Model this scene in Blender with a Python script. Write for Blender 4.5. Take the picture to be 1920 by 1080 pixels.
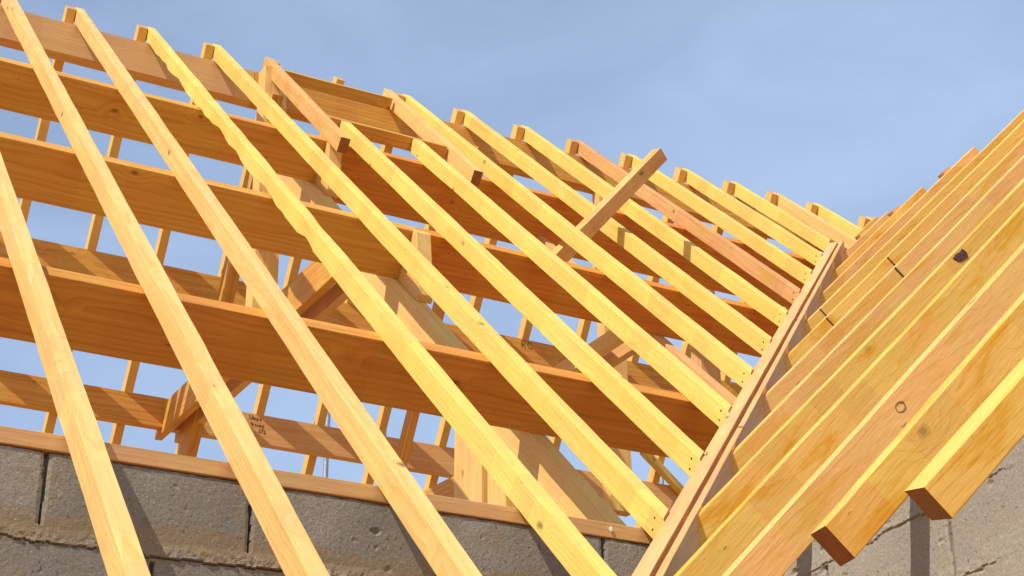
import bpy, bmesh, math, random
from mathutils import Vector, Matrix, noise

for o in list(bpy.data.objects):
    bpy.data.objects.remove(o)
scene = bpy.context.scene
COL = scene.collection
EYE = 1.6                      # eye height above the ground; coordinates below are relative to the eye


def W3(p):
    return Vector((p[0], p[1], p[2] + EYE))


# ------------------------------------------------------------------ camera
F_PX = 3295.5
ROT = ((0.88337, -0.46851, -0.01194), (0.19386, 0.38848, -0.90083), (0.42669, 0.79346, 0.43400))
cam_data = bpy.data.cameras.new("camera")
cam = bpy.data.objects.new("camera", cam_data)
COL.objects.link(cam)
cam_data.sensor_fit = 'HORIZONTAL'
cam_data.sensor_width = 36.0
cam_data.lens = 36.0 * F_PX / 1920.0
cam_data.clip_start = 0.05
cam_data.clip_end = 5000
right, down, fwd = (Vector(r).normalized() for r in ROT)
mw = Matrix((right, -down, -fwd)).transposed().to_4x4()
mw.translation = W3((0, 0, 0))
cam.matrix_world = mw
scene.camera = cam

# ------------------------------------------------------------------ sky and sun
SUN_TRAVEL = Vector((0.784, 0.30, -1.0)).normalized()
sun_el = math.asin(-SUN_TRAVEL.z)
sun_az = math.atan2(-SUN_TRAVEL.x, -SUN_TRAVEL.y)
world = bpy.data.worlds.new("World")
scene.world = world
world.use_nodes = True
wn, wl = world.node_tree.nodes, world.node_tree.links
wn.clear()
w_out = wn.new('ShaderNodeOutputWorld')
w_bg = wn.new('ShaderNodeBackground')
w_bg.inputs['Strength'].default_value = 0.105
sky = wn.new('ShaderNodeTexSky')
sky.sky_type = 'NISHITA'
sky.sun_disc = False
sky.sun_elevation = sun_el
sky.sun_rotation = sun_az
sky.altitude = 0
sky.air_density = 1.0
sky.dust_density = 0.6
sky.ozone_density = 3.0
# thin high cloud veil
w_tc = wn.new('ShaderNodeTexCoord')
w_map = wn.new('ShaderNodeMapping')
w_map.inputs['Scale'].default_value = (3.0, 3.0, 7.0)
w_map.inputs['Rotation'].default_value = (0.3, 0.5, 0.8)
w_noise = wn.new('ShaderNodeTexNoise')
w_noise.inputs['Scale'].default_value = 2.2
w_noise.inputs['Detail'].default_value = 6
w_noise.inputs['Roughness'].default_value = 0.55
w_noise.inputs['Distortion'].default_value = 0.4
w_ramp = wn.new('ShaderNodeMapRange')
w_ramp.inputs['From Min'].default_value = 0.35
w_ramp.inputs['From Max'].default_value = 0.75
w_ramp.inputs['To Min'].default_value = 0.0
w_ramp.inputs['To Max'].default_value = 0.13
w_dot = wn.new('ShaderNodeVectorMath')
w_dot.operation = 'DOT_PRODUCT'
w_dot.inputs[1].default_value = (0.80, 0.42, -0.42)       # the veil thickens towards the east horizon
w_mr = wn.new('ShaderNodeMapRange')
w_mr.inputs['From Min'].default_value = 0.20
w_mr.inputs['From Max'].default_value = 0.72
w_mr.inputs['To Min'].default_value = 0.26
w_mr.inputs['To Max'].default_value = 0.45
w_add = wn.new('ShaderNodeMath')
w_add.operation = 'ADD'
w_mix = wn.new('ShaderNodeMix')
w_mix.data_type = 'RGBA'
w_mix.inputs['B'].default_value = (6.9, 8.8, 12.0, 1)
wl.new(w_tc.outputs['Generated'], w_map.inputs['Vector'])
wl.new(w_map.outputs['Vector'], w_noise.inputs['Vector'])
wl.new(w_noise.outputs['Fac'], w_ramp.inputs['Value'])
wl.new(w_tc.outputs['Generated'], w_dot.inputs[0])
wl.new(w_dot.outputs['Value'], w_mr.inputs['Value'])
wl.new(w_ramp.outputs['Result'], w_add.inputs[0])
wl.new(w_mr.outputs['Result'], w_add.inputs[1])
wl.new(w_add.outputs['Value'], w_mix.inputs['Factor'])
wl.new(sky.outputs['Color'], w_mix.inputs['A'])
wl.new(w_mix.outputs['Result'], w_bg.inputs['Color'])
wl.new(w_bg.outputs['Background'], w_out.inputs['Surface'])

sun_data = bpy.data.lights.new("sun", 'SUN')
sun_data.energy = 4.25
sun_data.angle = math.radians(0.5)
sun_data.color = (1.0, 0.95, 0.86)
sun = bpy.data.objects.new("sun", sun_data)
COL.objects.link(sun)
sun.rotation_euler = SUN_TRAVEL.to_track_quat('-Z', 'Y').to_euler()
sun.location = (-20, -6, 30)

scene.view_settings.view_transform = 'Standard'
scene.view_settings.look = 'None'
scene.view_settings.exposure = 0.12
scene.view_settings.gamma = 1.0
scene.view_settings.use_curve_mapping = False
scene.cycles.max_bounces = 8
scene.cycles.diffuse_bounces = 5


# ------------------------------------------------------------------ materials
def node(nt, kind, **kw):
    n = nt.nodes.new(kind)
    for k, v in kw.items():
        setattr(n, k, v)
    return n


def math_node(nt, op, a, b=None):
    n = nt.nodes.new('ShaderNodeMath')
    n.operation = op
    for i, v in enumerate((a, b)):
        if v is None:
            continue
        if isinstance(v, (int, float)):
            n.inputs[i].default_value = v
        else:
            nt.links.new(v, n.inputs[i])
    return n.outputs[0]


def mix_col(nt, fac, a, b, mode='MIX'):
    n = nt.nodes.new('ShaderNodeMix')
    n.data_type = 'RGBA'
    n.blend_type = mode
    for key, v in (('Factor', fac), ('A', a), ('B', b)):
        s = n.inputs[key] if key == 'Factor' else [i for i in n.inputs if i.name == key and i.type == 'RGBA'][0]
        if isinstance(v, (int, float)):
            s.default_value = v
        elif isinstance(v, tuple):
            s.default_value = v if len(v) == 4 else (*v, 1)
        else:
            nt.links.new(v, s)
    return [o for o in n.outputs if o.type == 'RGBA'][0]


def map_range(nt, v, a, b, c, d, smooth=False):
    n = nt.nodes.new('ShaderNodeMapRange')
    if smooth:
        n.interpolation_type = 'SMOOTHSTEP'
    nt.links.new(v, n.inputs['Value'])
    for k, x in (('From Min', a), ('From Max', b), ('To Min', c), ('To Max', d)):
        n.inputs[k].default_value = x
    return n.outputs['Result']


def wood(name, light, dark, knot=(0.16, 0.07, 0.02), ring=55.0, contrast=0.5, stain=None, stain_amt=0.0,
         segment=0.10, knots=1.0, rough=0.62, bump=0.25, crack=0.0):
    """Sawn softwood: growth rings round a pith outside the section, fibres, knots, stains; long axis = local x."""
    m = bpy.data.materials.new(name)
    m.use_nodes = True
    nt = m.node_tree
    nt.nodes.clear()
    L = nt.links
    out = node(nt, 'ShaderNodeOutputMaterial')
    bs = node(nt, 'ShaderNodeBsdfPrincipled')
    L.new(bs.outputs[0], out.inputs[0])
    tc = node(nt, 'ShaderNodeTexCoord')
    oi = node(nt, 'ShaderNodeObjectInfo')
    rnd = oi.outputs['Random']
    cmb = node(nt, 'ShaderNodeCombineXYZ')
    L.new(math_node(nt, 'MULTIPLY', rnd, 83.0), cmb.inputs[0])
    L.new(math_node(nt, 'MULTIPLY', rnd, 17.3), cmb.inputs[1])
    L.new(math_node(nt, 'MULTIPLY', rnd, 29.1), cmb.inputs[2])
    add = node(nt, 'ShaderNodeVectorMath', operation='ADD')
    L.new(tc.outputs['Object'], add.inputs[0])
    L.new(cmb.outputs[0], add.inputs[1])
    pos = add.outputs[0]

    def noise_tex(scale, det=4.0, rgh=0.55, src=pos, s=1.0, dist=0.0):
        mp = node(nt, 'ShaderNodeMapping')
        mp.inputs['Scale'].default_value = scale
        L.new(src, mp.inputs['Vector'])
        n = node(nt, 'ShaderNodeTexNoise')
        n.inputs['Scale'].default_value = s
        n.inputs['Detail'].default_value = det
        n.inputs['Roughness'].default_value = rgh
        n.inputs['Distortion'].default_value = dist
        L.new(mp.outputs[0], n.inputs['Vector'])
        return n

    # knots: cells stretched along the board
    kmap = node(nt, 'ShaderNodeMapping')
    kmap.inputs['Scale'].default_value = (4.2, 7.0, 7.0)
    wob = noise_tex((9, 9, 9), 2.0)
    wv = node(nt, 'ShaderNodeVectorMath', operation='SCALE')
    L.new(wob.outputs['Color'], wv.inputs[0])
    wv.inputs['Scale'].default_value = 0.03
    wadd = node(nt, 'ShaderNodeVectorMath', operation='ADD')
    L.new(pos, wadd.inputs[0])
    L.new(wv.outputs[0], wadd.inputs[1])
    L.new(wadd.outputs[0], kmap.inputs['Vector'])
    vor = node(nt, 'ShaderNodeTexVoronoi', feature='F1', distance='EUCLIDEAN')
    vor.inputs['Scale'].default_value = 1.0
    L.new(kmap.outputs[0], vor.inputs['Vector'])
    sep = node(nt, 'ShaderNodeSeparateColor')
    L.new(vor.outputs['Color'], sep.inputs[0])
    keep = map_range(nt, sep.outputs[0], 0.76, 0.77, 0.0, 1.0)
    kd = vor.outputs['Distance']
    kcore = math_node(nt, 'MULTIPLY', map_range(nt, kd, 0.055, 0.075, 1.0, 0.0, True), keep)
    kring = math_node(nt, 'MULTIPLY', map_range(nt, kd, 0.085, 0.13, 1.0, 0.0, True), keep)
    kswirl = math_node(nt, 'MULTIPLY', map_range(nt, kd, 0.08, 0.50, 1.0, 0.0, True), keep)

    # growth rings
    sp = node(nt, 'ShaderNodeSeparateXYZ')
    L.new(tc.outputs['Object'], sp.inputs[0])
    oy = math_node(nt, 'ADD', sp.outputs[1], math_node(nt, 'SUBTRACT', math_node(nt, 'MULTIPLY', rnd, 0.22), 0.15))
    oz = math_node(nt, 'ADD', sp.outputs[2], math_node(nt, 'SUBTRACT', 0.13, math_node(nt, 'MULTIPLY', rnd, 0.05)))
    r = math_node(nt, 'SQRT', math_node(nt, 'ADD', math_node(nt, 'MULTIPLY', oy, oy), math_node(nt, 'MULTIPLY', oz, oz)))
    big = noise_tex((0.9, 5.0, 5.0), 3.0)
    r = math_node(nt, 'ADD', r, math_node(nt, 'MULTIPLY', big.outputs['Fac'], 0.10))
    r = math_node(nt, 'ADD', r, math_node(nt, 'MULTIPLY', kswirl, 0.035))
    rr = math_node(nt, 'FRACT', math_node(nt, 'MULTIPLY', r, ring))
    late = math_node(nt, 'POWER', rr, 2.2)
    late = math_node(nt, 'MULTIPLY', late, map_range(nt, rr, 0.90, 1.0, 1.0, 0.0))
    fib = noise_tex((5.0, 160.0, 160.0), 3.0, 0.6)
    fibv = map_range(nt, fib.outputs['Fac'], 0.3, 0.7, 0.0, 1.0)
    streak = noise_tex((0.8, 26.0, 26.0), 4.0, 0.6)
    strv = map_range(nt, streak.outputs['Fac'], 0.32, 0.70, 0.0, 1.0)
    g = math_node(nt, 'ADD', math_node(nt, 'MULTIPLY', late, 0.50 * contrast),
                  math_node(nt, 'ADD', math_node(nt, 'MULTIPLY', fibv, 0.16 * contrast), math_node(nt, 'MULTIPLY', strv, 0.55 * contrast)))
    col = mix_col(nt, g, light, dark)
    if stain is not None:
        st = noise_tex((2.2, 9.0, 9.0), 5.0, 0.65, dist=0.5)
        sv = map_range(nt, st.outputs['Fac'], 0.50, 0.64, 0.0, stain_amt, True)
        col = mix_col(nt, sv, col, stain)
    # lengths joined end to end, each a little different in tone
    seg = node(nt, 'ShaderNodeTexVoronoi', voronoi_dimensions='1D', feature='F1')
    sgx = node(nt, 'ShaderNodeSeparateXYZ')
    L.new(pos, sgx.inputs[0])
    L.new(math_node(nt, 'ADD', math_node(nt, 'MULTIPLY', sgx.outputs[0], 1.15), math_node(nt, 'MULTIPLY', sp.outputs[1], 0.4)), seg.inputs['W'])
    ssep = node(nt, 'ShaderNodeSeparateColor')
    L.new(seg.outputs['Color'], ssep.inputs[0])
    sedge = node(nt, 'ShaderNodeTexVoronoi', voronoi_dimensions='1D', feature='DISTANCE_TO_EDGE')
    L.new(math_node(nt, 'ADD', math_node(nt, 'MULTIPLY', sgx.outputs[0], 1.15), math_node(nt, 'MULTIPLY', sp.outputs[1], 0.4)), sedge.inputs['W'])
    crk = noise_tex((18.0, 40.0, 40.0), 2.0)
    crk_v = math_node(nt, 'MULTIPLY', map_range(nt, sedge.outputs['Distance'], 0.002, 0.007, 1.0, 0.0), map_range(nt, crk.outputs['Fac'], 0.46, 0.56, 0.0, 0.75))
    hsv = node(nt, 'ShaderNodeHueSaturation')
    val = math_node(nt, 'ADD', 1.0 - segment * 0.5, math_node(nt, 'MULTIPLY', ssep.outputs[0], segment))
    val = math_node(nt, 'ADD', val, math_node(nt, 'SUBTRACT', math_node(nt, 'MULTIPLY', math_node(nt, 'FRACT', math_node(nt, 'MULTIPLY', rnd, 57.3)), 0.10), 0.05))
    L.new(val, hsv.inputs['Value'])
    hue = math_node(nt, 'ADD', 0.4935, math_node(nt, 'MULTIPLY', math_node(nt, 'FRACT', math_node(nt, 'ADD', math_node(nt, 'MULTIPLY', rnd, 31.7), ssep.outputs[1])), 0.013))
    L.new(hue, hsv.inputs['Hue'])
    L.new(col, hsv.inputs['Color'])
    col = hsv.outputs[0]
    if crack > 0:
        col = mix_col(nt, math_node(nt, 'MULTIPLY', crk_v, crack), col, (0.30, 0.13, 0.03))
    col = mix_col(nt, math_node(nt, 'MULTIPLY', kring, 0.45 * knots), col, knot)
    col = mix_col(nt, math_node(nt, 'MULTIPLY', kcore, 0.55 * knots), col, tuple(0.6 * c for c in knot))
    # small dark flecks and dents
    fl = noise_tex((14.0, 60.0, 60.0), 2.0, 0.5)
    fv = map_range(nt, fl.outputs['Fac'], 0.745, 0.79, 0.0, 0.65)
    col = mix_col(nt, fv, col, (0.13, 0.06, 0.02))
    L.new(col, bs.inputs['Base Color'])
    bs.inputs['Roughness'].default_value = rough
    bs.inputs['Specular IOR Level'].default_value = 0.25
    bp = node(nt, 'ShaderNodeBump')
    bp.inputs['Strength'].default_value = bump
    bp.inputs['Distance'].default_value = 0.004
    h = math_node(nt, 'ADD', math_node(nt, 'MULTIPLY', fib.outputs['Fac'], 0.6), math_node(nt, 'MULTIPLY', fl.outputs['Fac'], 0.9))
    h = math_node(nt, 'SUBTRACT', h, math_node(nt, 'MULTIPLY', late, 0.25))
    L.new(h, bp.inputs['Height'])
    L.new(bp.outputs[0], bs.inputs['Normal'])
    return m


def concrete(name, base, dark, brown, bed=None):
    m = bpy.data.materials.new(name)
    m.use_nodes = True
    nt = m.node_tree
    nt.nodes.clear()
    L = nt.links
    out = node(nt, 'ShaderNodeOutputMaterial')
    bs = node(nt, 'ShaderNodeBsdfPrincipled')
    L.new(bs.outputs[0], out.inputs[0])
    tc = node(nt, 'ShaderNodeTexCoord')

    def nz(s, d=5.0, r=0.6):
        n = node(nt, 'ShaderNodeTexNoise')
        n.inputs['Scale'].default_value = s
        n.inputs['Detail'].default_value = d
        n.inputs['Roughness'].default_value = r
        L.new(tc.outputs['Object'], n.inputs['Vector'])
        return n.outputs['Fac']
    big, mid, fine = nz(1.7), nz(11.0), nz(130.0, 3.0, 0.7)
    col = mix_col(nt, map_range(nt, big, 0.38, 0.62, 0, 1, True), base, dark)
    col = mix_col(nt, map_range(nt, mid, 0.48, 0.68, 0, 0.6, True), col, brown)
    col = mix_col(nt, map_range(nt, fine, 0.35, 0.68, 0.0, 0.65), col, tuple(0.55 * c for c in dark))
    if bed is not None:                # earthy mortar smeared over the course joint
        sz = node(nt, 'ShaderNodeSeparateXYZ')
        L.new(tc.outputs['Object'], sz.inputs[0])
        wob = math_node(nt, 'MULTIPLY', math_node(nt, 'SUBTRACT', nz(5.0), 0.5), 0.16)
        dist = math_node(nt, 'ABSOLUTE', math_node(nt, 'SUBTRACT', math_node(nt, 'ADD', sz.outputs[2], wob), bed))
        col = mix_col(nt, map_range(nt, dist, 0.02, 0.07, 0.75, 0.0, True), col, (0.30, 0.215, 0.115))
    v = node(nt, 'ShaderNodeTexVoronoi', feature='F1')
    v.inputs['Scale'].default_value = 95.0
    L.new(tc.outputs['Object'], v.inputs['Vector'])
    vs = node(nt, 'ShaderNodeSeparateColor')
    L.new(v.outputs['Color'], vs.inputs[0])
    pale = math_node(nt, 'MULTIPLY', map_range(nt, v.outputs['Distance'], 0.18, 0.34, 1, 0), map_range(nt, vs.outputs[0], 0.80, 0.82, 0, 1))
    pit = math_node(nt, 'MULTIPLY', map_range(nt, nz(62.0, 4.0, 0.65), 0.605, 0.65, 0, 1), map_range(nt, nz(9.0, 2.0, 0.5), 0.42, 0.60, 0.15, 1))
    col = mix_col(nt, math_node(nt, 'MULTIPLY', pale, 0.55), col, (0.52, 0.49, 0.43))
    col = mix_col(nt, math_node(nt, 'MULTIPLY', pit, 0.8), col, (0.09, 0.075, 0.06))
    L.new(col, bs.inputs['Base Color'])
    bs.inputs['Roughness'].default_value = 0.95
    bs.inputs['Specular IOR Level'].default_value = 0.1
    bp = node(nt, 'ShaderNodeBump')
    bp.inputs['Strength'].default_value = 0.5
    bp.inputs['Distance'].default_value = 0.006
    h = math_node(nt, 'SUBTRACT', math_node(nt, 'ADD', math_node(nt, 'MULTIPLY', fine, 0.5), mid), pit)
    L.new(h, bp.inputs['Height'])
    L.new(bp.outputs[0], bs.inputs['Normal'])
    return m


def plain(name, col, rough=0.6, metal=0.0, var=0.25, scale=30.0):
    m = bpy.data.materials.new(name)
    m.use_nodes = True
    nt = m.node_tree
    bs = nt.nodes['Principled BSDF']
    tc = node(nt, 'ShaderNodeTexCoord')
    n = node(nt, 'ShaderNodeTexNoise')
    n.inputs['Scale'].default_value = scale
    n.inputs['Detail'].default_value = 5
    nt.links.new(tc.outputs['Object'], n.inputs['Vector'])
    c = mix_col(nt, map_range(nt, n.outputs['Fac'], 0.3, 0.7, 0, 1), tuple(x * (1 - var) for x in col), tuple(min(1, x * (1 + var)) for x in col))
    nt.links.new(c, bs.inputs['Base Color'])
    bs.inputs['Roughness'].default_value = rough
    bs.inputs['Metallic'].default_value = metal
    return m


M_YEL = wood("yellow_spruce", (0.84, 0.645, 0.165), (0.75, 0.45, 0.07), contrast=0.8, segment=0.12, knots=0.85, crack=0.7)
M_PEACH = wood("pale_spruce", (0.83, 0.57, 0.205), (0.68, 0.365, 0.09), contrast=0.85, segment=0.05)
M_RED = wood("reddish_larch", (0.78, 0.44, 0.17), (0.60, 0.25, 0.07), contrast=0.8, stain=(0.62, 0.27, 0.04), stain_amt=0.5)
M_PUR2 = wood("red_purlin_fir", (0.72, 0.28, 0.045), (0.48, 0.15, 0.02), contrast=0.9, ring=38, segment=0.02, knots=1.0, knot=(0.15, 0.04, 0.01))
M_PUR = wood("purlin_fir", (0.76, 0.40, 0.085), (0.52, 0.215, 0.03), contrast=1.0, ring=38, segment=0.03, knots=1.0, knot=(0.22, 0.08, 0.02))
M_WING = wood("treated_spruce", (0.90, 0.515, 0.12), (0.80, 0.39, 0.045), contrast=0.4, knots=0.6, stain=(0.78, 0.34, 0.012), stain_amt=0.85, segment=0.09, bump=0.3)
M_WING2 = wood("tan_spruce", (0.88, 0.49, 0.155), (0.77, 0.375, 0.085), contrast=0.5, stain=(0.76, 0.36, 0.03), stain_amt=0.6, segment=0.09, bump=0.3)
M_DOUG = wood("douglas_fir", (0.77, 0.45, 0.185), (0.57, 0.28, 0.085), contrast=0.8, ring=45, segment=0.02)
M_REAR = wood("rear_spruce", (0.80, 0.51, 0.15), (0.66, 0.36, 0.08), contrast=0.6)
M_PUR3 = wood("mid_purlin_fir", (0.75, 0.335, 0.06), (0.50, 0.18, 0.025), contrast=1.0, ring=38, segment=0.0, knots=1.0, knot=(0.20, 0.06, 0.015))
M_ORA = wood("orange_spruce", (0.80, 0.48, 0.17), (0.62, 0.30, 0.07), contrast=0.9, stain=(0.62, 0.27, 0.04), stain_amt=0.35)
M_END = wood("end_grain", (0.40, 0.16, 0.045), (0.26, 0.09, 0.02), contrast=0.9, ring=90, knots=0.0, bump=0.6, rough=0.8)
M_ENDP = wood("pale_end_grain", (0.66, 0.40, 0.16), (0.50, 0.26, 0.08), contrast=0.9, ring=90, knots=0.0, bump=0.5, rough=0.8)
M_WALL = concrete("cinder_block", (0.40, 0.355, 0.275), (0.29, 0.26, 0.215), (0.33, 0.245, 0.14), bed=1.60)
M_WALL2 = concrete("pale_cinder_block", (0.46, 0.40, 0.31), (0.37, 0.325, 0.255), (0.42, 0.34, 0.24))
M_STEEL = plain("galvanised_steel", (0.42, 0.45, 0.48), 0.42, 0.8, 0.25, 40)
M_DARK = plain("dark_steel", (0.035, 0.03, 0.028), 0.6, 0.2)
M_INK = plain("felt_pen_ink", (0.03, 0.015, 0.01), 0.7)
M_BARK = plain("bark", (0.10, 0.048, 0.03), 0.9, 0, 0.8, 120)
M_KNOT = plain("knot_rim", (0.24, 0.13, 0.045), 0.8, 0, 0.4, 200)
M_CHIP = plain("pale_chip", (0.85, 0.80, 0.70), 0.8, 0, 0.05)
M_GROUND = plain("warm_bounce_ground", (0.34, 0.175, 0.06), 0.95, 0, 0.3, 0.8)  # unseen ground; orange tone chosen so its bounce warms the timber undersides
M_SLAB = plain("warm_bounce_floor", (0.42, 0.25, 0.10), 0.9, 0, 0.15, 3.0)  # unseen slab behind the wall, given a warm colour to tint bounced light


# ------------------------------------------------------------------ builders
def tag(o, label=None, cat=None, group=None, kind=None):
    for k, v in (('label', label), ('category', cat), ('group', group), ('kind', kind)):
        if v:
            o[k] = v
    return o


def empty(name, p, label, cat, group=None):
    o = bpy.data.objects.new(name, None)
    o.empty_display_size = 0.1
    COL.objects.link(o)
    o.location = W3(p)
    return tag(o, label, cat, group)


def link(name, me, matrix, parent=None):
    o = bpy.data.objects.new(name, me)
    COL.objects.link(o)
    o.matrix_world = matrix
    if parent is not None:
        o.parent = parent
        o.matrix_parent_inverse = parent_matrix(parent).inverted()
    return o


def parent_matrix(o):
    # computed by hand: matrix_world of fresh objects is not evaluated yet
    m = o.matrix_basis.copy()
    if o.parent is not None:
        m = parent_matrix(o.parent) @ o.matrix_parent_inverse @ m
    return m


def beam(name, O, ax, nor, xr, yr_, zr_, mats, cut0=None, cut1=None, parent=None, seed=0, ch=0.0018,
         rough=0.0010, bow=0.004, step=0.11, wane=None, skew=0.0):
    """Sawn timber: local x along ax, z along nor; octagonal section with worn arrises, end cuts by planes (point, normal)."""
    ax = Vector(ax).normalized()
    nor = Vector(nor)
    nor = (nor - ax * nor.dot(ax)).normalized()
    lat = nor.cross(ax)
    mat4 = Matrix((ax, lat, nor)).transposed().to_4x4()
    mat4.translation = W3(O)
    inv = mat4.inverted()
    x0, x1 = xr
    y0, y1 = yr_
    z0, z1 = zr_
    rng = random.Random(seed * 7919 + 13)
    nseg = max(2, int((x1 - x0) / step))
    sect = [(y0 + ch, z0), (y1 - ch, z0), (y1, z0 + ch), (y1, z1 - ch), (y1 - ch, z1), (y0 + ch, z1), (y0, z1 - ch), (y0, z0 + ch)]
    phase = rng.uniform(0, 50)
    by, bz = rng.uniform(-bow, bow), rng.uniform(-bow, bow) * 0.5

    def cutx(cut, y, z, default):
        if cut is None:
            return default
        p = inv @ W3(cut[0])
        n = inv.to_3x3() @ Vector(cut[1])
        if abs(n.x) < 1e-4:
            return default
        return p.x - (n.y * (y - p.y) + n.z * (z - p.z)) / n.x
    verts, faces, midx = [], [], []
    for i in range(nseg + 1):
        t = i / nseg
        for k, (y, z) in enumerate(sect):
            xa, xb = cutx(cut0, y, z, x0), cutx(cut1, y, z, x1)
            x = xa + (xb - xa) * t
            jx = noise.noise(Vector((x * 2.3 + phase, k * 0.35, 3.1))) * rough * 1.6 + noise.noise(Vector((x * 11 + phase, k * 1.7, 9.4))) * rough * 0.7
            jz = noise.noise(Vector((x * 2.1 - phase, k * 0.35, 7.7))) * rough * 1.6 + noise.noise(Vector((x * 12 - phase, k * 1.9, 1.4))) * rough * 0.7
            bend = math.sin(math.pi * t)
            yy, zz = y + jx + by * bend + skew * (x - x0), z + jz + bz * bend
            if wane is not None:
                dy, dz = wane(x, k)
                yy += dy
                zz += dz
            verts.append((x, yy, zz))
    for i in range(nseg):
        for k in range(8):
            a, b = i * 8 + k, i * 8 + (k + 1) % 8
            faces.append((a, a + 8, b + 8, b))
            midx.append(0)
    faces.append(tuple(range(8)))
    faces.append(tuple(nseg * 8 + k for k in reversed(range(8))))
    midx += [1, 1]
    me = bpy.data.meshes.new(name)
    me.from_pydata(verts, [], faces)
    me.update()
    bm = bmesh.new()
    bm.from_mesh(me)
    bmesh.ops.recalc_face_normals(bm, faces=bm.faces)
    bm.to_mesh(me)
    bm.free()
    for mt in mats:
        me.materials.append(mt)
    me.polygons.foreach_set('material_index', midx)
    return link(name, me, mat4, parent)


def prism(name, poly, depth_axis, depth, mats, parent=None, grain=None):
    """Polygon (relative points) extruded along depth_axis."""
    d = Vector(depth_axis).normalized() * depth
    pts = [Vector(p) for p in poly]
    O = pts[0]
    ax = Vector(grain).normalized() if grain is not None else (pts[1] - pts[0]).normalized()
    nz = Vector(depth_axis).normalized()
    nz = (nz - ax * nz.dot(ax)).normalized()
    mat4 = Matrix((ax, nz.cross(ax), nz)).transposed().to_4x4()
    mat4.translation = W3(O)
    inv = mat4.inverted()
    bm = bmesh.new()
    a = [bm.verts.new(inv @ W3(p)) for p in pts]
    b = [bm.verts.new(inv @ W3(p + d)) for p in pts]
    n = len(pts)
    bm.faces.new(a)
    bm.faces.new(list(reversed(b)))
    for i in range(n):
        bm.faces.new((a[i], a[(i + 1) % n], b[(i + 1) % n], b[i]))
    bmesh.ops.recalc_face_normals(bm, faces=bm.faces)
    bmesh.ops.bevel(bm, geom=list(bm.edges), offset=0.003, segments=1, affect='EDGES')
    me = bpy.data.meshes.new(name)
    bm.to_mesh(me)
    bm.free()
    for mt in mats:
        me.materials.append(mt)
    return link(name, me, mat4, parent)


def tube(name, p, q, r, mat, parent=None, seg=18, cap=0.0):
    p, q = Vector(p), Vector(q)
    ax = (q - p)
    Lg = ax.length
    rot = ax.to_track_quat('Z', 'Y').to_matrix().to_4x4()
    rot.translation = W3(p)
    bm = bmesh.new()
    rings = []
    prof = [(r, 0), (r, Lg), (r * 0.86, Lg), (r * 0.86, Lg - min(0.2, Lg * 0.5))]
    for rad, z in prof:
        rings.append([bm.verts.new((rad * math.cos(2 * math.pi * k / seg), rad * math.sin(2 * math.pi * k / seg), z)) for k in range(seg)])
    for A, B in zip(rings, rings[1:]):
        for k in range(seg):
            f = bm.faces.new((A[k], A[(k + 1) % seg], B[(k + 1) % seg], B[k]))
            f.smooth = True
    bm.faces.new(rings[-1])
    bm.faces.new(list(reversed(rings[0])))
    bmesh.ops.recalc_face_normals(bm, faces=bm.faces)
    me = bpy.data.meshes.new(name)
    bm.to_mesh(me)
    bm.free()
    me.materials.append(mat)
    return link(name, me, rot, parent)


def strokes(name, lines, O, ex, ey, width, mat, parent, lift=0.0015):
    """Pen strokes lying on a surface: polylines in (ex, ey) metres."""
    ex, ey = Vector(ex).normalized(), Vector(ey).normalized()
    nz = ex.cross(ey)
    m4 = Matrix((ex, ey, nz)).transposed().to_4x4()
    m4.translation = W3(Vector(O) + nz * lift)
    bm = bmesh.new()
    for ln in lines:
        pts = [Vector((x, y, 0)) for x, y in ln]
        lo, hi = [], []
        for i, p in enumerate(pts):
            d = (pts[min(i + 1, len(pts) - 1)] - pts[max(i - 1, 0)])
            d = d.normalized() if d.length > 1e-6 else Vector((1, 0, 0))
            sd = Vector((-d.y, d.x, 0)) * width * 0.5
            for arr, dz in ((lo, 0.0), (hi, 0.0012)):
                arr.append((bm.verts.new(p - sd + Vector((0, 0, dz))), bm.verts.new(p + sd + Vector((0, 0, dz)))))
        for i in range(len(pts) - 1):
            bm.faces.new((hi[i][0], hi[i + 1][0], hi[i + 1][1], hi[i][1]))
            bm.faces.new((lo[i][1], lo[i + 1][1], lo[i + 1][0], lo[i][0]))
            for q in (0, 1):
                bm.faces.new((lo[i][q], lo[i + 1][q], hi[i + 1][q], hi[i][q]))
    me = bpy.data.meshes.new(name)
    bm.to_mesh(me)
    bm.free()
    me.materials.append(mat)
    return link(name, me, m4, parent)


nail_mesh = None


def nail(p, nor, parent, r=0.0055):
    global nail_mesh
    if nail_mesh is None:
        bm = bmesh.new()
        bmesh.ops.create_cone(bm, cap_ends=True, segments=10, radius1=1.0, radius2=0.7, depth=0.5)
        nail_mesh = bpy.data.meshes.new("nail_head")
        bm.to_mesh(nail_mesh)
        bm.free()
        nail_mesh.materials.append(M_DARK)
    q = Vector(nor).to_track_quat('Z', 'Y').to_matrix().to_4x4()
    m4 = q @ Matrix.Scale(r, 4)
    m4.translation = W3(p)
    return link("nail_head", nail_mesh, m4, parent)


# ------------------------------------------------------------------ roof geometry (metres, relative to the eye)
C_, S_ = 0.729338, 0.684153            # main roof pitch 43.2 degrees
DIST = 1.899272
n_ = Vector((0, -S_, C_))              # main roof normal
u_ = Vector((0, C_, S_))               # up the slope
XH = Vector((1, 0, 0))
WID, DEP = 0.0626, 0.091


def roof(x, s, e=0.0):
    return XH * x + u_ * s + n_ * (e - DIST)


YR, ZR = 10.303, 7.061                 # ridge
RIDGE = Vector((0, YR, ZR))
BP = math.radians(57.5)                # rear slope
nb = Vector((0, math.sin(BP), math.cos(BP)))
ub = Vector((0, -math.cos(BP), math.sin(BP)))


def rear(x, t, e=0.0):                 # t measured down the rear slope
    return RIDGE + XH * x - ub * t + nb * e


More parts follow.
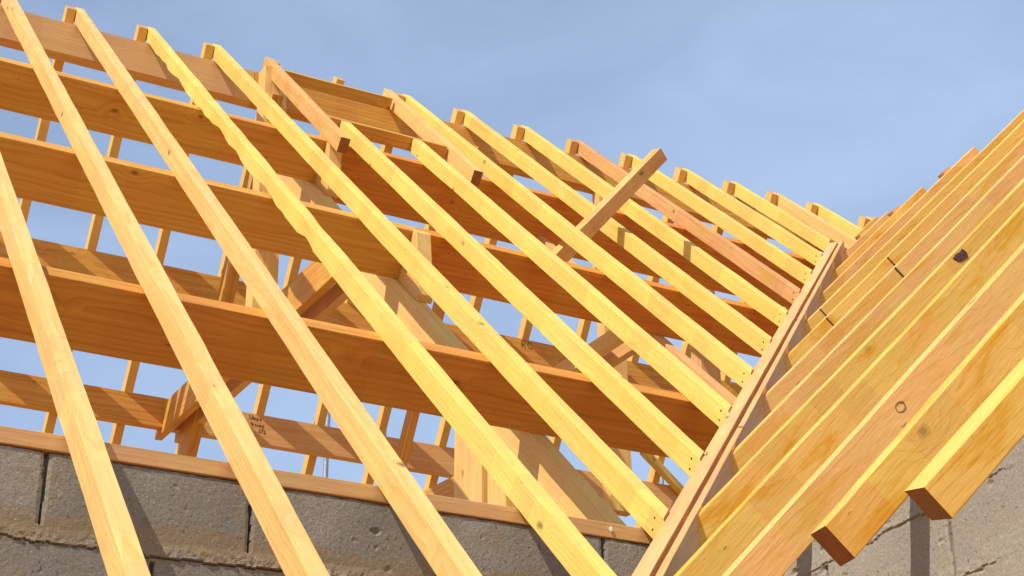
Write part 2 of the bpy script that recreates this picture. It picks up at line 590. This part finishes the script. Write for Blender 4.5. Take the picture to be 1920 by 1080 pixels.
# valley
VA = Vector((2.788, 4.403, 1.526))
vv = Vector((4.804, 4.695, 4.405)).normalized()
vt = vv.cross(Vector((0, 0, 1))).normalized()      # towards the wing
vn = vt.cross(vv)
VL = 9.2
V_LEFT = (VA - vt * 0.02, vt)          # face the main rafters butt against
V_RIGHT = (VA + vt * 0.080, vt)        # face the wing rafters butt against

# wing roof frame
WA = math.radians(45.5)
WB = math.radians(-6.0)
d2 = Vector((math.cos(WA) * math.cos(WB), math.cos(WA) * math.sin(WB), math.sin(WA)))
wo = Vector((4.331, 5.814, 2.849))
n2 = d2.cross(Vector((0.605, 0.581, 0.545))).normalized()
if n2.z < 0:
    n2 = -n2
w2 = n2.cross(d2)


def wing(d, w, e=0.0):
    return wo + d2 * d + w2 * w + n2 * e


# ------------------------------------------------------------------ setting: ground and floor
def sheet(name, x0, x1, y0, y1, z, mat, kind='structure'):
    me = bpy.data.meshes.new(name)
    me.from_pydata([(x0, y0, 0), (x1, y0, 0), (x1, y1, 0), (x0, y1, 0)], [], [(0, 1, 2, 3)])
    me.materials.append(mat)
    o = bpy.data.objects.new(name, me)
    COL.objects.link(o)
    o.location = (0, 0, z + EYE)
    o['kind'] = kind
    return o


sheet("ground", -1500, 1500, -1500, 1500, -EYE, M_GROUND)
sheet("floor", -3.0, 9.0, 5.15, 15.5, 0.9, M_SLAB)


# ------------------------------------------------------------------ block walls
def fbm(x, y, z, octv=4):
    return noise.fractal(Vector((x, y, z)), 0.9, 2.1, octv)


def block_wall(name, O, ex, L0, L1, z_lo, z_hi, joints, beds, thick, mat, label, seed, res=0.0042, z_base=-EYE):
    """Wall face as a fine relief: blocks, open vertical joints, squeezed-out mortar beds; ex runs along the wall."""
    ex = Vector(ex).normalized()
    ez = Vector((0, 0, 1))
    out = ex.cross(ez)
    m4 = Matrix((ex, -out, ez)).transposed().to_4x4()
    m4.translation = W3(O)
    nx, nz = int((L1 - L0) / res), int((z_hi - z_lo) / res)
    verts, faces = [], []
    for j in range(nz + 1):
        z = z_lo + (z_hi - z_lo) * j / nz
        for i in range(nx + 1):
            x = L0 + (L1 - L0) * i / nx
            h = 0.0014 * fbm(x * 6, z * 6, seed, 3) + 0.0006 * fbm(x * 70, z * 70, seed + 5, 3)
            p = noise.noise(Vector((x * 24, z * 24, seed + 9)))
            if p > 0.50:
                h -= (p - 0.50) * 0.025
            for jx, zb, zt in joints:
                if zb < z < zt:
                    d = abs(x - jx - 0.002 * fbm(z * 6, jx, 2.0, 2))
                    wdt = 0.0022 + 0.0042 * max(0.0, (z - zb) / (zt - zb)) + 0.002 * noise.noise(Vector((z * 30, jx * 5, 1)))
                    if d < wdt:
                        h -= 0.035
                    elif d < wdt + 0.012:
                        h -= 0.004 * (1 - (d - wdt) / 0.012)
            for zb, amp in beds:
                zc = zb + 0.012 * fbm(x * 5.5, zb, seed, 3) + 0.005 * fbm(x * 30, zb, seed + 3, 3)
                dz = z - zc
                lip = amp * max(0.0, 0.5 + 1.1 * noise.noise(Vector((x * 3.1, zb, seed + 1))))
                if 0 <= dz < 0.045:
                    h += lip * 0.012 * (1 - dz / 0.045) * (1 + 0.8 * fbm(x * 45, z * 45, seed + 2, 3))
                elif -0.0045 * min(1.0, 0.4 + lip) < dz < 0 and lip > 0.15:
                    h -= 0.018 * min(1.0, lip)
            edge = z_hi - z
            if edge < 0.012:
                h -= 0.010 * (1 - edge / 0.012) * (0.6 + 0.8 * noise.noise(Vector((x * 22, 0, seed))))
            verts.append((x, -h, z))
    for j in range(nz):
        for i in range(nx):
            a = j * (nx + 1) + i
            faces.append((a, a + 1, a + nx + 2, a + nx + 1))
    # body of the wall behind the face, and the plain lower courses
    b0 = len(verts)
    for (x0, x1, z0, z1, y0, y1) in ((L0, L1, z_lo, z_hi - 0.012, 0.028, thick), (L0, L1, z_base, z_lo, 0.0, thick)):
        b = len(verts)
        verts += [(x0, y0, z0), (x1, y0, z0), (x1, y1, z0), (x0, y1, z0), (x0, y0, z1), (x1, y0, z1), (x1, y1, z1), (x0, y1, z1)]
        faces += [tuple(b + k for k in f) for f in ((0, 1, 5, 4), (1, 2, 6, 5), (2, 3, 7, 6), (3, 0, 4, 7), (4, 5, 6, 7), (3, 2, 1, 0))]
    # strips closing the relief's top and ends
    top = [nz * (nx + 1) + i for i in range(nx + 1)]
    t0 = len(verts)
    for i in range(nx + 1):
        verts.append((L0 + (L1 - L0) * i / nx, 0.035, z_hi - 0.011))
    for i in range(nx):
        faces.append((top[i], top[i + 1], t0 + i + 1, t0 + i))
    me = bpy.data.meshes.new(name)
    me.from_pydata(verts, [], faces)
    me.materials.append(mat)
    o = link(name, me, m4)
    return tag(o, label, 'wall')


YW = 4.919
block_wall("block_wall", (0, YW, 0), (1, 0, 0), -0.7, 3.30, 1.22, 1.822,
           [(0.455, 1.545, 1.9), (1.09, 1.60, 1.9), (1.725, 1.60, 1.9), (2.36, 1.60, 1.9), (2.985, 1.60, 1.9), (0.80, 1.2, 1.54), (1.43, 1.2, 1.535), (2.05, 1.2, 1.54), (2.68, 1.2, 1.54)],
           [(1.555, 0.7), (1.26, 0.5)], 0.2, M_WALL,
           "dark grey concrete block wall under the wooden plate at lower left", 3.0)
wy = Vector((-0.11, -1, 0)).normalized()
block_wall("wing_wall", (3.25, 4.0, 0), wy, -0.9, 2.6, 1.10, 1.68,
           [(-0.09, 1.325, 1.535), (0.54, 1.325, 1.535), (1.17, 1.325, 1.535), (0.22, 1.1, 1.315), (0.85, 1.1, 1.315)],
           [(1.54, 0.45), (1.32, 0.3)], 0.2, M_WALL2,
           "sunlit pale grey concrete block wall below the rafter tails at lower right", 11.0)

# ------------------------------------------------------------------ wall plate, ridge beam, purlins
plate = beam("wall_plate", (0, YW - 0.004, 1.825), (1, 0, 0), (0, 0, 1), (-1.2, 3.3), (0, 0.16), (0, 0.052), [M_DOUG, M_ENDP], cut1=(V_LEFT[0] - vt * 0.05, V_LEFT[1]), seed=2, bow=0.002)
tag(plate, "brown timber plate lying along the top of the dark block wall", "plate")

for k, (xa, xb, lab) in enumerate(((-1.5, 3.44, "brown ridge beam length at upper left, under the first rafter tops"),
                                   (3.443, 9.6, "orange ridge beam length behind the roof opening, running away to the valley"))):
    ridge = beam("ridge_beam", (0, YR - 0.06, 6.627), (1, 0, 0), (0, 0, 1), (xa, xb), (0, 0.10), (0, 0.252), [M_PUR if k else M_DOUG, M_ENDP], seed=3 + k * 5, bow=0.0)
    tag(ridge, lab, "ridge beam", "ridge beam lengths")

PS = (10.2916, 8.4363, 6.4102)
plab = (("highest of the broad boards under the front rafters, left length", "deep reddish board of the highest row, running right to the valley"),
        ("middle row board under the front rafters, left length ending at the cleat", "reddish board of the middle row, between the cleat and the valley"),
        ("lowest and largest looking broad board, from the left edge to the foot of the valley",))
for i, s in enumerate(PS):
    for k, (xa, xb) in enumerate(((-1.5, 3.50), (3.503, 9.0)) if i < 2 else ((-1.5, 9.0),)):
        o = beam("purlin", roof(0, s, -DEP), (1, 0, 0), n_, (xa, xb), (0.0, 0.1), (-0.375 if (i == 0 and k) else -0.28, -0.0015), [M_PUR3 if i == 2 else M_PUR2 if k else M_PUR, M_END],
                 cut1=(V_LEFT[0] - vt * 0.004, V_LEFT[1]) if k or i == 2 else None, seed=10 + i * 2 + k, ch=0.002, rough=0.0006, bow=0.0)
        tag(o, plab[i][k], "purlin", "purlins under the front slope")

for i, (y, z, lab) in enumerate(((11.10, 5.645, "upper rear purlin seen through the gaps below the middle front board"),
                                 (11.61, 4.845, "lower rear purlin with handwriting, seen just above the wall plate"))):
    spans = ((-1.5, 8.6),) if i == 0 else ((-1.5, 3.52), (3.60, 8.6))
    for k, sp in enumerate(spans):
        o = beam("rear_purlin", (0, y, z), (1, 0, 0), (0, 0, 1), sp, (0, 0.07), (-0.228, 0), [M_DOUG if k else M_PUR, M_ENDP], seed=20 + i * 3 + k, bow=0.0)
        if i == 1 and k == 0:
            lab2 = "lower rear purlin ending at the crossing truss timbers, sunlit, at left edge"
        else:
            lab2 = lab
        tag(o, lab2, "purlin", "purlins under the rear slope")
        if i == 1 and k == 1:
            pen = [[(0, .03), (.005, .0), (.02, .002), (.024, .03)], [(.035, .015), (.028, .002), (.04, -.002), (.046, .012), (.035, .016)],
                   [(.07, .012), (.058, .014), (.06, .004), (.07, .0), (.06, -.006), (.05, -.004)], [(.08, .004), (.094, .006), (.088, .014), (.08, .004), (.092, -.006)],
                   [(.02, -.045), (.012, -.035), (.02, -.03), (.028, -.036), (.024, -.05), (.036, -.046)], [(.046, -.04), (.052, -.05), (.058, -.042), (.05, -.038)],
                   [(.074, -.038), (.064, -.044), (.072, -.052)], [(.08, -.044), (.092, -.042), (.086, -.036), (.08, -.048), (.092, -.052)],
                   [(.098, -.04), (.104, -.052), (.112, -.034), (.108, -.058)], [(.055, -.095), (.057, -.096)],
                   [(.094, -.075), (.08, -.078), (.080, -.096), (.096, -.094)], [(.106, -.062), (.104, -.097)],
                   [(.116, -.078), (.126, -.074), (.128, -.084), (.118, -.10), (.136, -.098)], [(.168, -.105), (.17, -.106)]]
            for ln in pen:
              strokes("letter", [ln], (4.02, y, z - 0.045), (1, 0, 0), (0, 0, 1), 0.0045, M_INK, o)
        if i == 0:
            for ln in ([(0, 0), (0, .06), (.03, .055), (.028, .035), (.004, .03), (.035, 0)], [(.09, .05), (.06, .055), (.05, .03), (.062, .005), (.092, .008)]):
                strokes("letter", [ln], (6.05, y, z - 0.075), (1, 0, 0), (0, 0, 1), 0.005, M_INK, o)

# ------------------------------------------------------------------ main rafters
MX = [1.1303, 1.6407, 2.1417, 2.6476, 3.1361, 3.6323, 4.1383, 4.6277, 5.1236, 5.6420, 6.1205, 6.6155, 7.1303, 7.600, 8.03, 8.44, 9.00]
G_MAIN = "rafters of the front slope"
mlab = ["pale rafter cut by the left edge, crossing the dark block wall",
        "pale rafter running from the top left corner down across the wall",
        "pale rafter with a row of dark nail marks, third from left",
        "wavy edged yellow rafter with a bitten upper side, crossing the middle of the wall",
        "long yellow rafter reaching the foot of the valley beam at the wall plate",
        "yellow rafter starting under the left end of the lower trimmer board",
        "yellow rafter starting under the right half of the lower trimmer board",
        "yellow rafter reaching the ridge just right of the framed roof opening",
        "yellow rafter that the loose slanting beam crosses lowest down",
        "yellow rafter left of the reddish brown one",
        "reddish brown rafter with rough orange streaks behind the loose beam's top",
        "yellow rafter just right of the reddish brown one, passing behind the loose beam's tip",
        "yellow rafter second to the right of the reddish brown one",
        "short yellow rafter meeting the very top of the valley beam",
        "pinkish rafter showing only its upper part behind the top of the valley",
        "short rafter with dark notch at ridge, left of the farthest one",
        "farthest short rafter at the ridge beside the wing roof"]
CUT_TOP = (RIDGE, nb)


def wane3(x, k):
    if x < 7.0:
        return (0, 0)
    a = min(1.0, (x - 7.0) / 0.8)
    wv = 0.9 * noise.noise(Vector((x * 2.3, 2.2, 0))) + 0.5 * noise.noise(Vector((x * 5.1, 5.1, 0))) + 0.10 * noise.noise(Vector((x * 15.0, 8.0, 0)))
    wv = max(0.0, wv + 0.22)
    if k in (0, 1, 2, 7):              # lower side is the waney one
        return (-0.014 * wv * a if k in (1, 2) else 0.0, 0.027 * wv * a)
    if k in (5, 6):
        return (0.004 * wv * a, -0.004 * wv * a)
    return (0, 0)


eave_s = 5.45
for i, x in enumerate(MX):
    lo, hi = 2.9, 12.35
    kw = dict(cut1=CUT_TOP)
    if i in (5, 6):
        hi = 10.60
        kw = {}
    if 4 <= i <= 13:
        kw['cut0'] = V_LEFT
    if i >= 14:
        lo = 10.85
    mt = M_PEACH if i in (0, 1, 2, 14) else (M_RED if i == 10 else M_YEL)
    # local y axis points to -X, so the beam spans y in [-WID, 0]
    o = beam("rafter", roof(x, 0, 0), u_, n_, (lo, hi), (-WID, 0), (-DEP, 0), [mt, M_ENDP], seed=100 + i, parent=None,
             wane=wane3 if i == 3 else None, step=0.05 if i == 3 else 0.11, rough=0.0016, **kw)
    tag(o, mlab[i], "rafter", G_MAIN)
    if 4 <= i <= 12:
        # nails on the side face close to the valley
        P = roof(x, 0, 0)
        q = V_LEFT[0]
        for (off, e) in ((0.10, -0.026), (0.13, -0.064)):
            s_end = (Vector(V_LEFT[1]).dot(q - roof(x, 0, e))) / Vector(V_LEFT[1]).dot(u_)
            nail(roof(x - 0.001, s_end + off * 0.75, e), (-1, 0, 0), o, 0.0050)
    if i == 2:
        rg = random.Random(4)
        for k in range(14):
            s = 11.4 - k * 0.13 + rg.uniform(-.03, .03)
            nail(roof(x + WID * 0.35 + rg.uniform(-.006, .006), s, 0.0), n_, o, 0.0035)

# ------------------------------------------------------------------ rear rafters
G_REAR = "rafters of the rear slope"
names = ["first", "second", "third", "fourth", "fifth", "sixth", "seventh", "eighth", "ninth", "tenth", "eleventh", "twelfth", "thirteenth"]
for i, x in enumerate(MX):
    if i == 0:
        pass
    o = beam("rear_rafter", rear(x - 0.004, 0, 0), -ub, nb, (-0.4, 5.4), (0.0, WID), (-DEP, 0), [M_REAR, M_ENDP],
             cut0=(roof(0, 0, 0) + n_ * (-0.004), n_), seed=200 + i)
    if i < 13:
        lb = "shaded rear slope rafter seen from below through the gaps, %s one counted from the left" % names[i]
    else:
        lb = ("rear slope rafter lapped beside the top of the pinkish rafter" if i == 14 else
              "rear slope rafter end beside the farthest ridge top" if i == 16 else
              "rear slope rafter tip just above the head of the valley" if i == 13 else
              "rear slope rafter lapped beside the second to last ridge top")
    tag(o, lb, "rafter", G_REAR)

# ------------------------------------------------------------------ framed opening near the ridge
tl = beam("trimming_rafter", roof(3.465, 10.03, 0), roof(3.531, 12.3, 0) - roof(3.465, 10.03, 0), n_, (0, 2.36), (-WID, 0), (-DEP, 0.004), [M_ORA, M_END], seed=301, cut1=CUT_TOP)
tag(tl, "short orange rafter with dark cut end on the left side of the roof opening", "rafter", "short rafters framing the roof opening")
tr = beam("trimming_rafter", roof(4.378, 10.04, 0), roof(4.475, 12.3, 0) - roof(4.378, 10.04, 0), n_, (0, 2.36), (-WID, 0), (-DEP, 0.004), [M_PEACH, M_END], seed=302, cut1=CUT_TOP)
tag(tr, "short pale rafter with dark cut end on the right side of the roof opening", "rafter", "short rafters framing the roof opening")
t1 = beam("trimmer", roof(0, 12.0, 0), (1, 0, 0), n_, (3.592, 4.44), (0, 0.038), (-0.088, -0.002), [M_PUR, M_ENDP], seed=303, bow=0.001)
tag(t1, "upper cross board of the roof opening just below the ridge", "trimmer", "cross boards of the roof opening")
t2 = beam("trimmer", roof(0, 10.61, 0), (1, 0, 0), n_, (3.532, 4.39), (0, 0.045), (-0.088, 0.002), [M_PUR, M_ENDP], seed=304, bow=0.001)
tag(t2, "lower cross board of the roof opening carrying two rafters", "trimmer", "cross boards of the roof opening")

# ------------------------------------------------------------------ valley beam
vb = empty("valley_beam", VA, "double pinkish valley beam with dark slot climbing between the two roofs", "valley beam")
VZ = Vector((0, 0, 1))
o = beam("valley_board", VA, vv, vn, (-1.3, 8.03), (-0.04, 0.02), (-0.20, 0), [M_DOUG, M_ENDP], parent=vb, seed=311, bow=0.006)
tri = [[(0, 0), (.03, .045), (.055, .005), (0, 0)]]
strokes("pencil_mark", tri, VA + vv * 1.52 + vt * (-0.006), vv, -vt, 0.0022, M_INK, o, lift=0.001)
o = beam("valley_board", VA, vv, vn, (-1.3, 8.10), (-0.080, -0.054), (-0.20, -0.004), [M_DOUG, M_ENDP], parent=vb, seed=312, bow=0.002)

# ------------------------------------------------------------------ wing rafters
G_WING = "rafters of the right hand roof"
# right edge across the slope, thickness, drift per metre, lower end (cut by the valley from the fourth on)
wl_ = [(-3.51, 0.126, -0.075, -2.38), (-3.0, 0.066, 0.03, -2.30), (-2.478, 0.063, 0.045, -2.33), (-1.83, 0.063, 0.03, -2.25), (-1.16, 0.063, -0.045, -1.405),
       (-0.585, 0.063, -0.03, -0.69), (0.14, 0.063, -0.085, 0.10), (0.79, 0.063, -0.05, 0.83), (1.496, 0.063, -0.108, 1.67), (2.186, 0.063, -0.123, 2.48),
       (2.877, 0.063, -0.115, 3.27), (3.543, 0.063, -0.118, 4.08), (4.144, 0.063, -0.10, 4.70)]
wtop = {9: 4.25, 10: 4.43, 11: 4.72, 12: 5.2}
wlab = ["nearest thick rafter with a rough brown end, hanging over the pale wall at right edge",
        "rafter with a smooth dark red cut end over the pale wall",
        "wing rafter with an oval knot on its side, running out at the bottom",
        "wing rafter fourth counted from the pale wall, its foot hidden below the frame",
        "wing rafter with a dark bark hole in its side",
        "wing rafter nailed to the valley, sixth counted from the pale wall",
        "wing rafter nailed to the valley, seventh counted from the pale wall",
        "wing rafter nailed to the valley, eighth counted from the pale wall",
        "wing rafter nailed to the valley, ninth counted from the pale wall",
        "wing rafter whose square top stands highest against the sky",
        "wing rafter whose square top is the middle of three against the sky",
        "wing rafter whose square top is the lowest of three against the sky",
        "farthest and shortest wing rafter at the head of the valley"]
for i, (w, wd, sk, lo) in enumerate(wl_):
    if i >= 4:
        lo -= 0.045                    # bird's mouth tucked against the valley board
    hi = wtop.get(i, 5.4)
    kw = {}
    if i == 0:                         # slightly skewed saw cut
        kw['cut0'] = (wing(-2.425, -3.51, 0), d2 - w2 * 0.418)
    # local y = n2 x d2 = w2
    o = beam("wing_rafter", wing(0, w, 0), d2, n2, (lo, hi), (0, wd), (-0.083 if i == 0 else -0.099 if i == 1 else -0.104, 0), [M_WING2 if i in (2, 5, 6, 9, 11) else M_WING, M_END], seed=400 + i, rough=0.0003 if i == 2 else 0.0016, bow=0.0 if i == 2 else 0.004, skew=sk, **kw)
    tag(o, wlab[i], "rafter", G_WING)
    if i >= 4:
        for off, e in ((0.05, -0.035), (0.10, -0.068)):
            nail(wing(lo + off, w - 0.0005, e), -w2, o, 0.0055)
    if i == 2:
        ring_ = [(0.019 * math.cos(q * math.pi / 9) * (1 + 0.08 * math.sin(q * 2.1)), 0.0135 * math.sin(q * math.pi / 9)) for q in range(19)]
        strokes("knot", [ring_], wing(-1.435, w + sk * (-1.435 - lo), -0.043), d2, n2, 0.0035, M_KNOT, o, lift=0.0)
    if i == 4:
        pts = [wing(dd_, w + sk * (dd_ - lo) - 0.002, e_) for dd_, e_ in ((0.272, -0.012), (0.300, -0.008), (0.326, -0.014), (0.345, -0.010), (0.350, -0.034), (0.338, -0.052), (0.306, -0.047), (0.284, -0.040))]
        prism("bark_patch", pts, w2, 0.008, [M_BARK], o)
    for dd in {6: (1.208,), 7: (1.863, 1.294), 8: (1.897,)}.get(i, ()):
        beam("joint_gap", wing(dd, w + sk * (dd - lo), -0.045), d2, n2, (-0.0045, 0.0045), (-0.003, 0.02), (-0.05, 0.0445), [M_BARK, M_BARK], parent=o, seed=1, ch=0.0005, rough=0, bow=0)

wr = beam("wing_ridge_beam", wing(4.05, 0, -0.09), w2, n2, (-5.5, 3.9), (-0.1, 0.0), (-0.26, 0), [M_DOUG, M_ENDP], seed=430, bow=0)
tag(wr, "beam carrying the upper ends of the wing rafters, hidden behind them", "ridge beam")
d2m = Vector((-d2.x, -d2.y, d2.z))
n2m = Vector((-n2.x, -n2.y, n2.z))
for k, i in enumerate((9, 10, 11)):
    w = wl_[i][0] + wl_[i][2] * (wtop[i] - wl_[i][3])
    top = wing(wtop[i] - 0.22, w + 0.066, -0.012)
    o = beam("wing_rear_rafter", top, d2m, n2m, (-5.0, 0.03), (-0.063, 0.0), (-0.086, 0), [M_DOUG, M_END], seed=440 + k)
    tag(o, "tip of a far side wing rafter beside the %s square top" % ("highest", "middle", "lowest")[k], "rafter", "rafters on the far side of the right hand roof")

# ------------------------------------------------------------------ trusses
t = empty("roof_truss", (3.5, YR, 2.0), "nearer timber truss with post, collar and sloping chord behind the left rafters", "truss", "roof trusses")
PX0, PX1 = 3.43, 3.51
beam("principal", roof(PX1, 0, 0), u_, n_, (4.75, 11.75), (0, PX1 - PX0), (-0.60, -DEP - 0.281), [M_PEACH, M_ENDP], parent=t, seed=501)
beam("rear_principal", rear(3.50, 0, 0), -ub, nb, (0.25, 5.2), (-0.08, 0), (-0.52, -0.36), [M_PUR, M_ENDP], parent=t, seed=502)
beam("king_post", (3.47, 10.10, 4.5), (0, 0, 1), (0, -1, 0), (0, 2.36), (-0.17, 0), (-0.138, 0), [M_PEACH, M_ENDP], parent=t, seed=503)
for k, x in enumerate((3.37, 3.52)):
    beam("collar", (x, 8.35, 4.43), (0, 1, 0.045), (0, 0, 1), (0, 3.44), (-0.055, 0), (0, 0.235), [M_DOUG if k else M_PUR, M_END], parent=t, seed=504 + k)
beam("tie_beam", (3.452, 6.85, 2.655), (0, 1, 0.09), (0, 0, 1), (0, 5.3), (-0.06, 0), (0, 0.12), [M_PUR, M_END], parent=t, seed=508)
for k, (ya, yb) in enumerate(((6.69, 6.97), (6.50, 6.675))):
    zt = (ya * S_ - DIST - 0.60) / C_
    beam("post", (3.43 + 0.02 * k, ya, 1.3), (0, 0, 1), (-1, 0, 0), (0, zt + 0.15 - 1.3), (0, yb - ya), (-0.09, 0), [M_PEACH, M_ENDP], parent=t, seed=512 + k)
for k, (s, xa, dn) in enumerate(((PS[0], 3.475, 0.27), (PS[1], 3.45, 0.34))):
    poly = [roof(xa, s - 0.003, -0.372), roof(xa, s - 0.003, -DEP + 0.01), roof(xa, s - 0.05, -DEP + 0.01), roof(xa, s - dn, -0.33), roof(xa, s - dn, -0.372)]
    prism("cleat", poly, (1, 0, 0), 0.085, [M_PEACH, M_ENDP], t, grain=u_)

t = empty("roof_truss", (5.55, YR, 2.0), "farther timber truss glimpsed between the rafters near the valley", "truss", "roof trusses")
for k, x in enumerate((5.40, 5.56)):
    beam("collar", (x, 8.1, 4.50), (0, 1, 0.03), (0, 0, 1), (0, 2.1), (-0.055, 0), (0, 0.11), [M_DOUG if k else M_PEACH, M_END], parent=t, seed=524 + k)
beam("principal", roof(5.13, 0, 0), u_, n_, (5.6, 11.6), (0, 0.06), (-0.47, -DEP - 0.281), [M_DOUG, M_ENDP], parent=t, seed=521)
beam("rear_principal", rear(5.13, 0, 0), -ub, nb, (0.25, 5.2), (-0.06, 0), (-0.48, -0.36), [M_PUR, M_ENDP], parent=t, seed=522)
o = beam("post", (6.26, 10.20, 4.0), (0, 0, 1), (0, -1, 0), (0, 2.60), (-0.19, 0), (-0.10, 0), [M_PEACH, M_ENDP], seed=523)
tag(o, "pale upright post under the ridge, framed between rafters left of the valley", "post")

o = beam("post", (7.02, 10.06, 2.4), (0, 0, 1), (0, -1, 0), (0, 4.0), (-0.17, 0), (-0.13, 0), [M_DOUG, M_ENDP], seed=531)
tag(o, "upright post standing under the ridge near the upper valley beam", "post")
o = beam("brace", (7.46, 11.46, 5.03), (0.45, 0.14, -0.24), (0, -1, 0.3), (-0.1, 1.4), (-0.07, 0), (-0.05, 0), [M_YEL, M_ENDP], seed=533)
tag(o, "short slanting brace seen just above the scaffold pole's capped top", "brace")

# ------------------------------------------------------------------ loose beam
def unproject(px, py, e):
    """A point of the plane e above the main roof plane, from the survey photograph's bearings."""
    R = Matrix(ROT)
    v = R.transposed() @ Vector((px - 960, py - 540, F_PX))
    tt = (e - DIST) / v.dot(n_)
    return v * tt


LBa, LBb = unproject(1090, 440, -0.07), unproject(1237, 290, 0.46)
lax = (LBb - LBa).normalized()
lb = beam("loose_beam", LBa, lax, (Matrix.Rotation(math.radians(-35), 3, lax) @ n_), (-0.62, (LBb - LBa).length), (-0.04, 0.04), (-0.045, 0.045), [M_ORA, M_DOUG], seed=543, bow=0)
tag(lb, "loose beam poking up out of the roof at a slant against the sky", "beam")

# ------------------------------------------------------------------ scaffold poles, chip
G_SC = "scaffold poles behind the roof"
o = tube("scaffold_pole", (5.406, 13.6, -EYE), (5.44, 13.6, 6.05), 0.024, M_STEEL)
tag(o, "grey steel scaffold pole seen below the rear purlin with handwriting", "pole", G_SC)
o = tube("scaffold_pole", (5.985, 13.6, -EYE), (5.985, 13.6, 6.05), 0.024, M_STEEL)
tag(o, "grey steel scaffold pole mostly hidden behind the rafter left of the post", "pole", G_SC)
o = tube("scaffold_pole", (9.528, 14.5, -EYE), (9.528, 14.5, 6.15), 0.024, M_STEEL)
tag(o, "short visible top of a grey scaffold pole near the valley foot", "pole", G_SC)
bm = bmesh.new()
bmesh.ops.create_icosphere(bm, subdivisions=1, radius=0.008)
for v in bm.verts:
    v.co = Vector((v.co.x * 0.9, v.co.y * 0.6, v.co.z * 1.2)) * random.Random(int(v.co.x * 1e5)).uniform(0.7, 1.3)
me = bpy.data.meshes.new("foam_chip")
bm.to_mesh(me)
bm.free()
me.materials.append(M_CHIP)
m4 = Matrix.Translation(W3((3.012, YW - 0.008, 1.853)))
tag(link("foam_chip", me, m4), "tiny white chip stuck to the face of the wall plate", "chip")
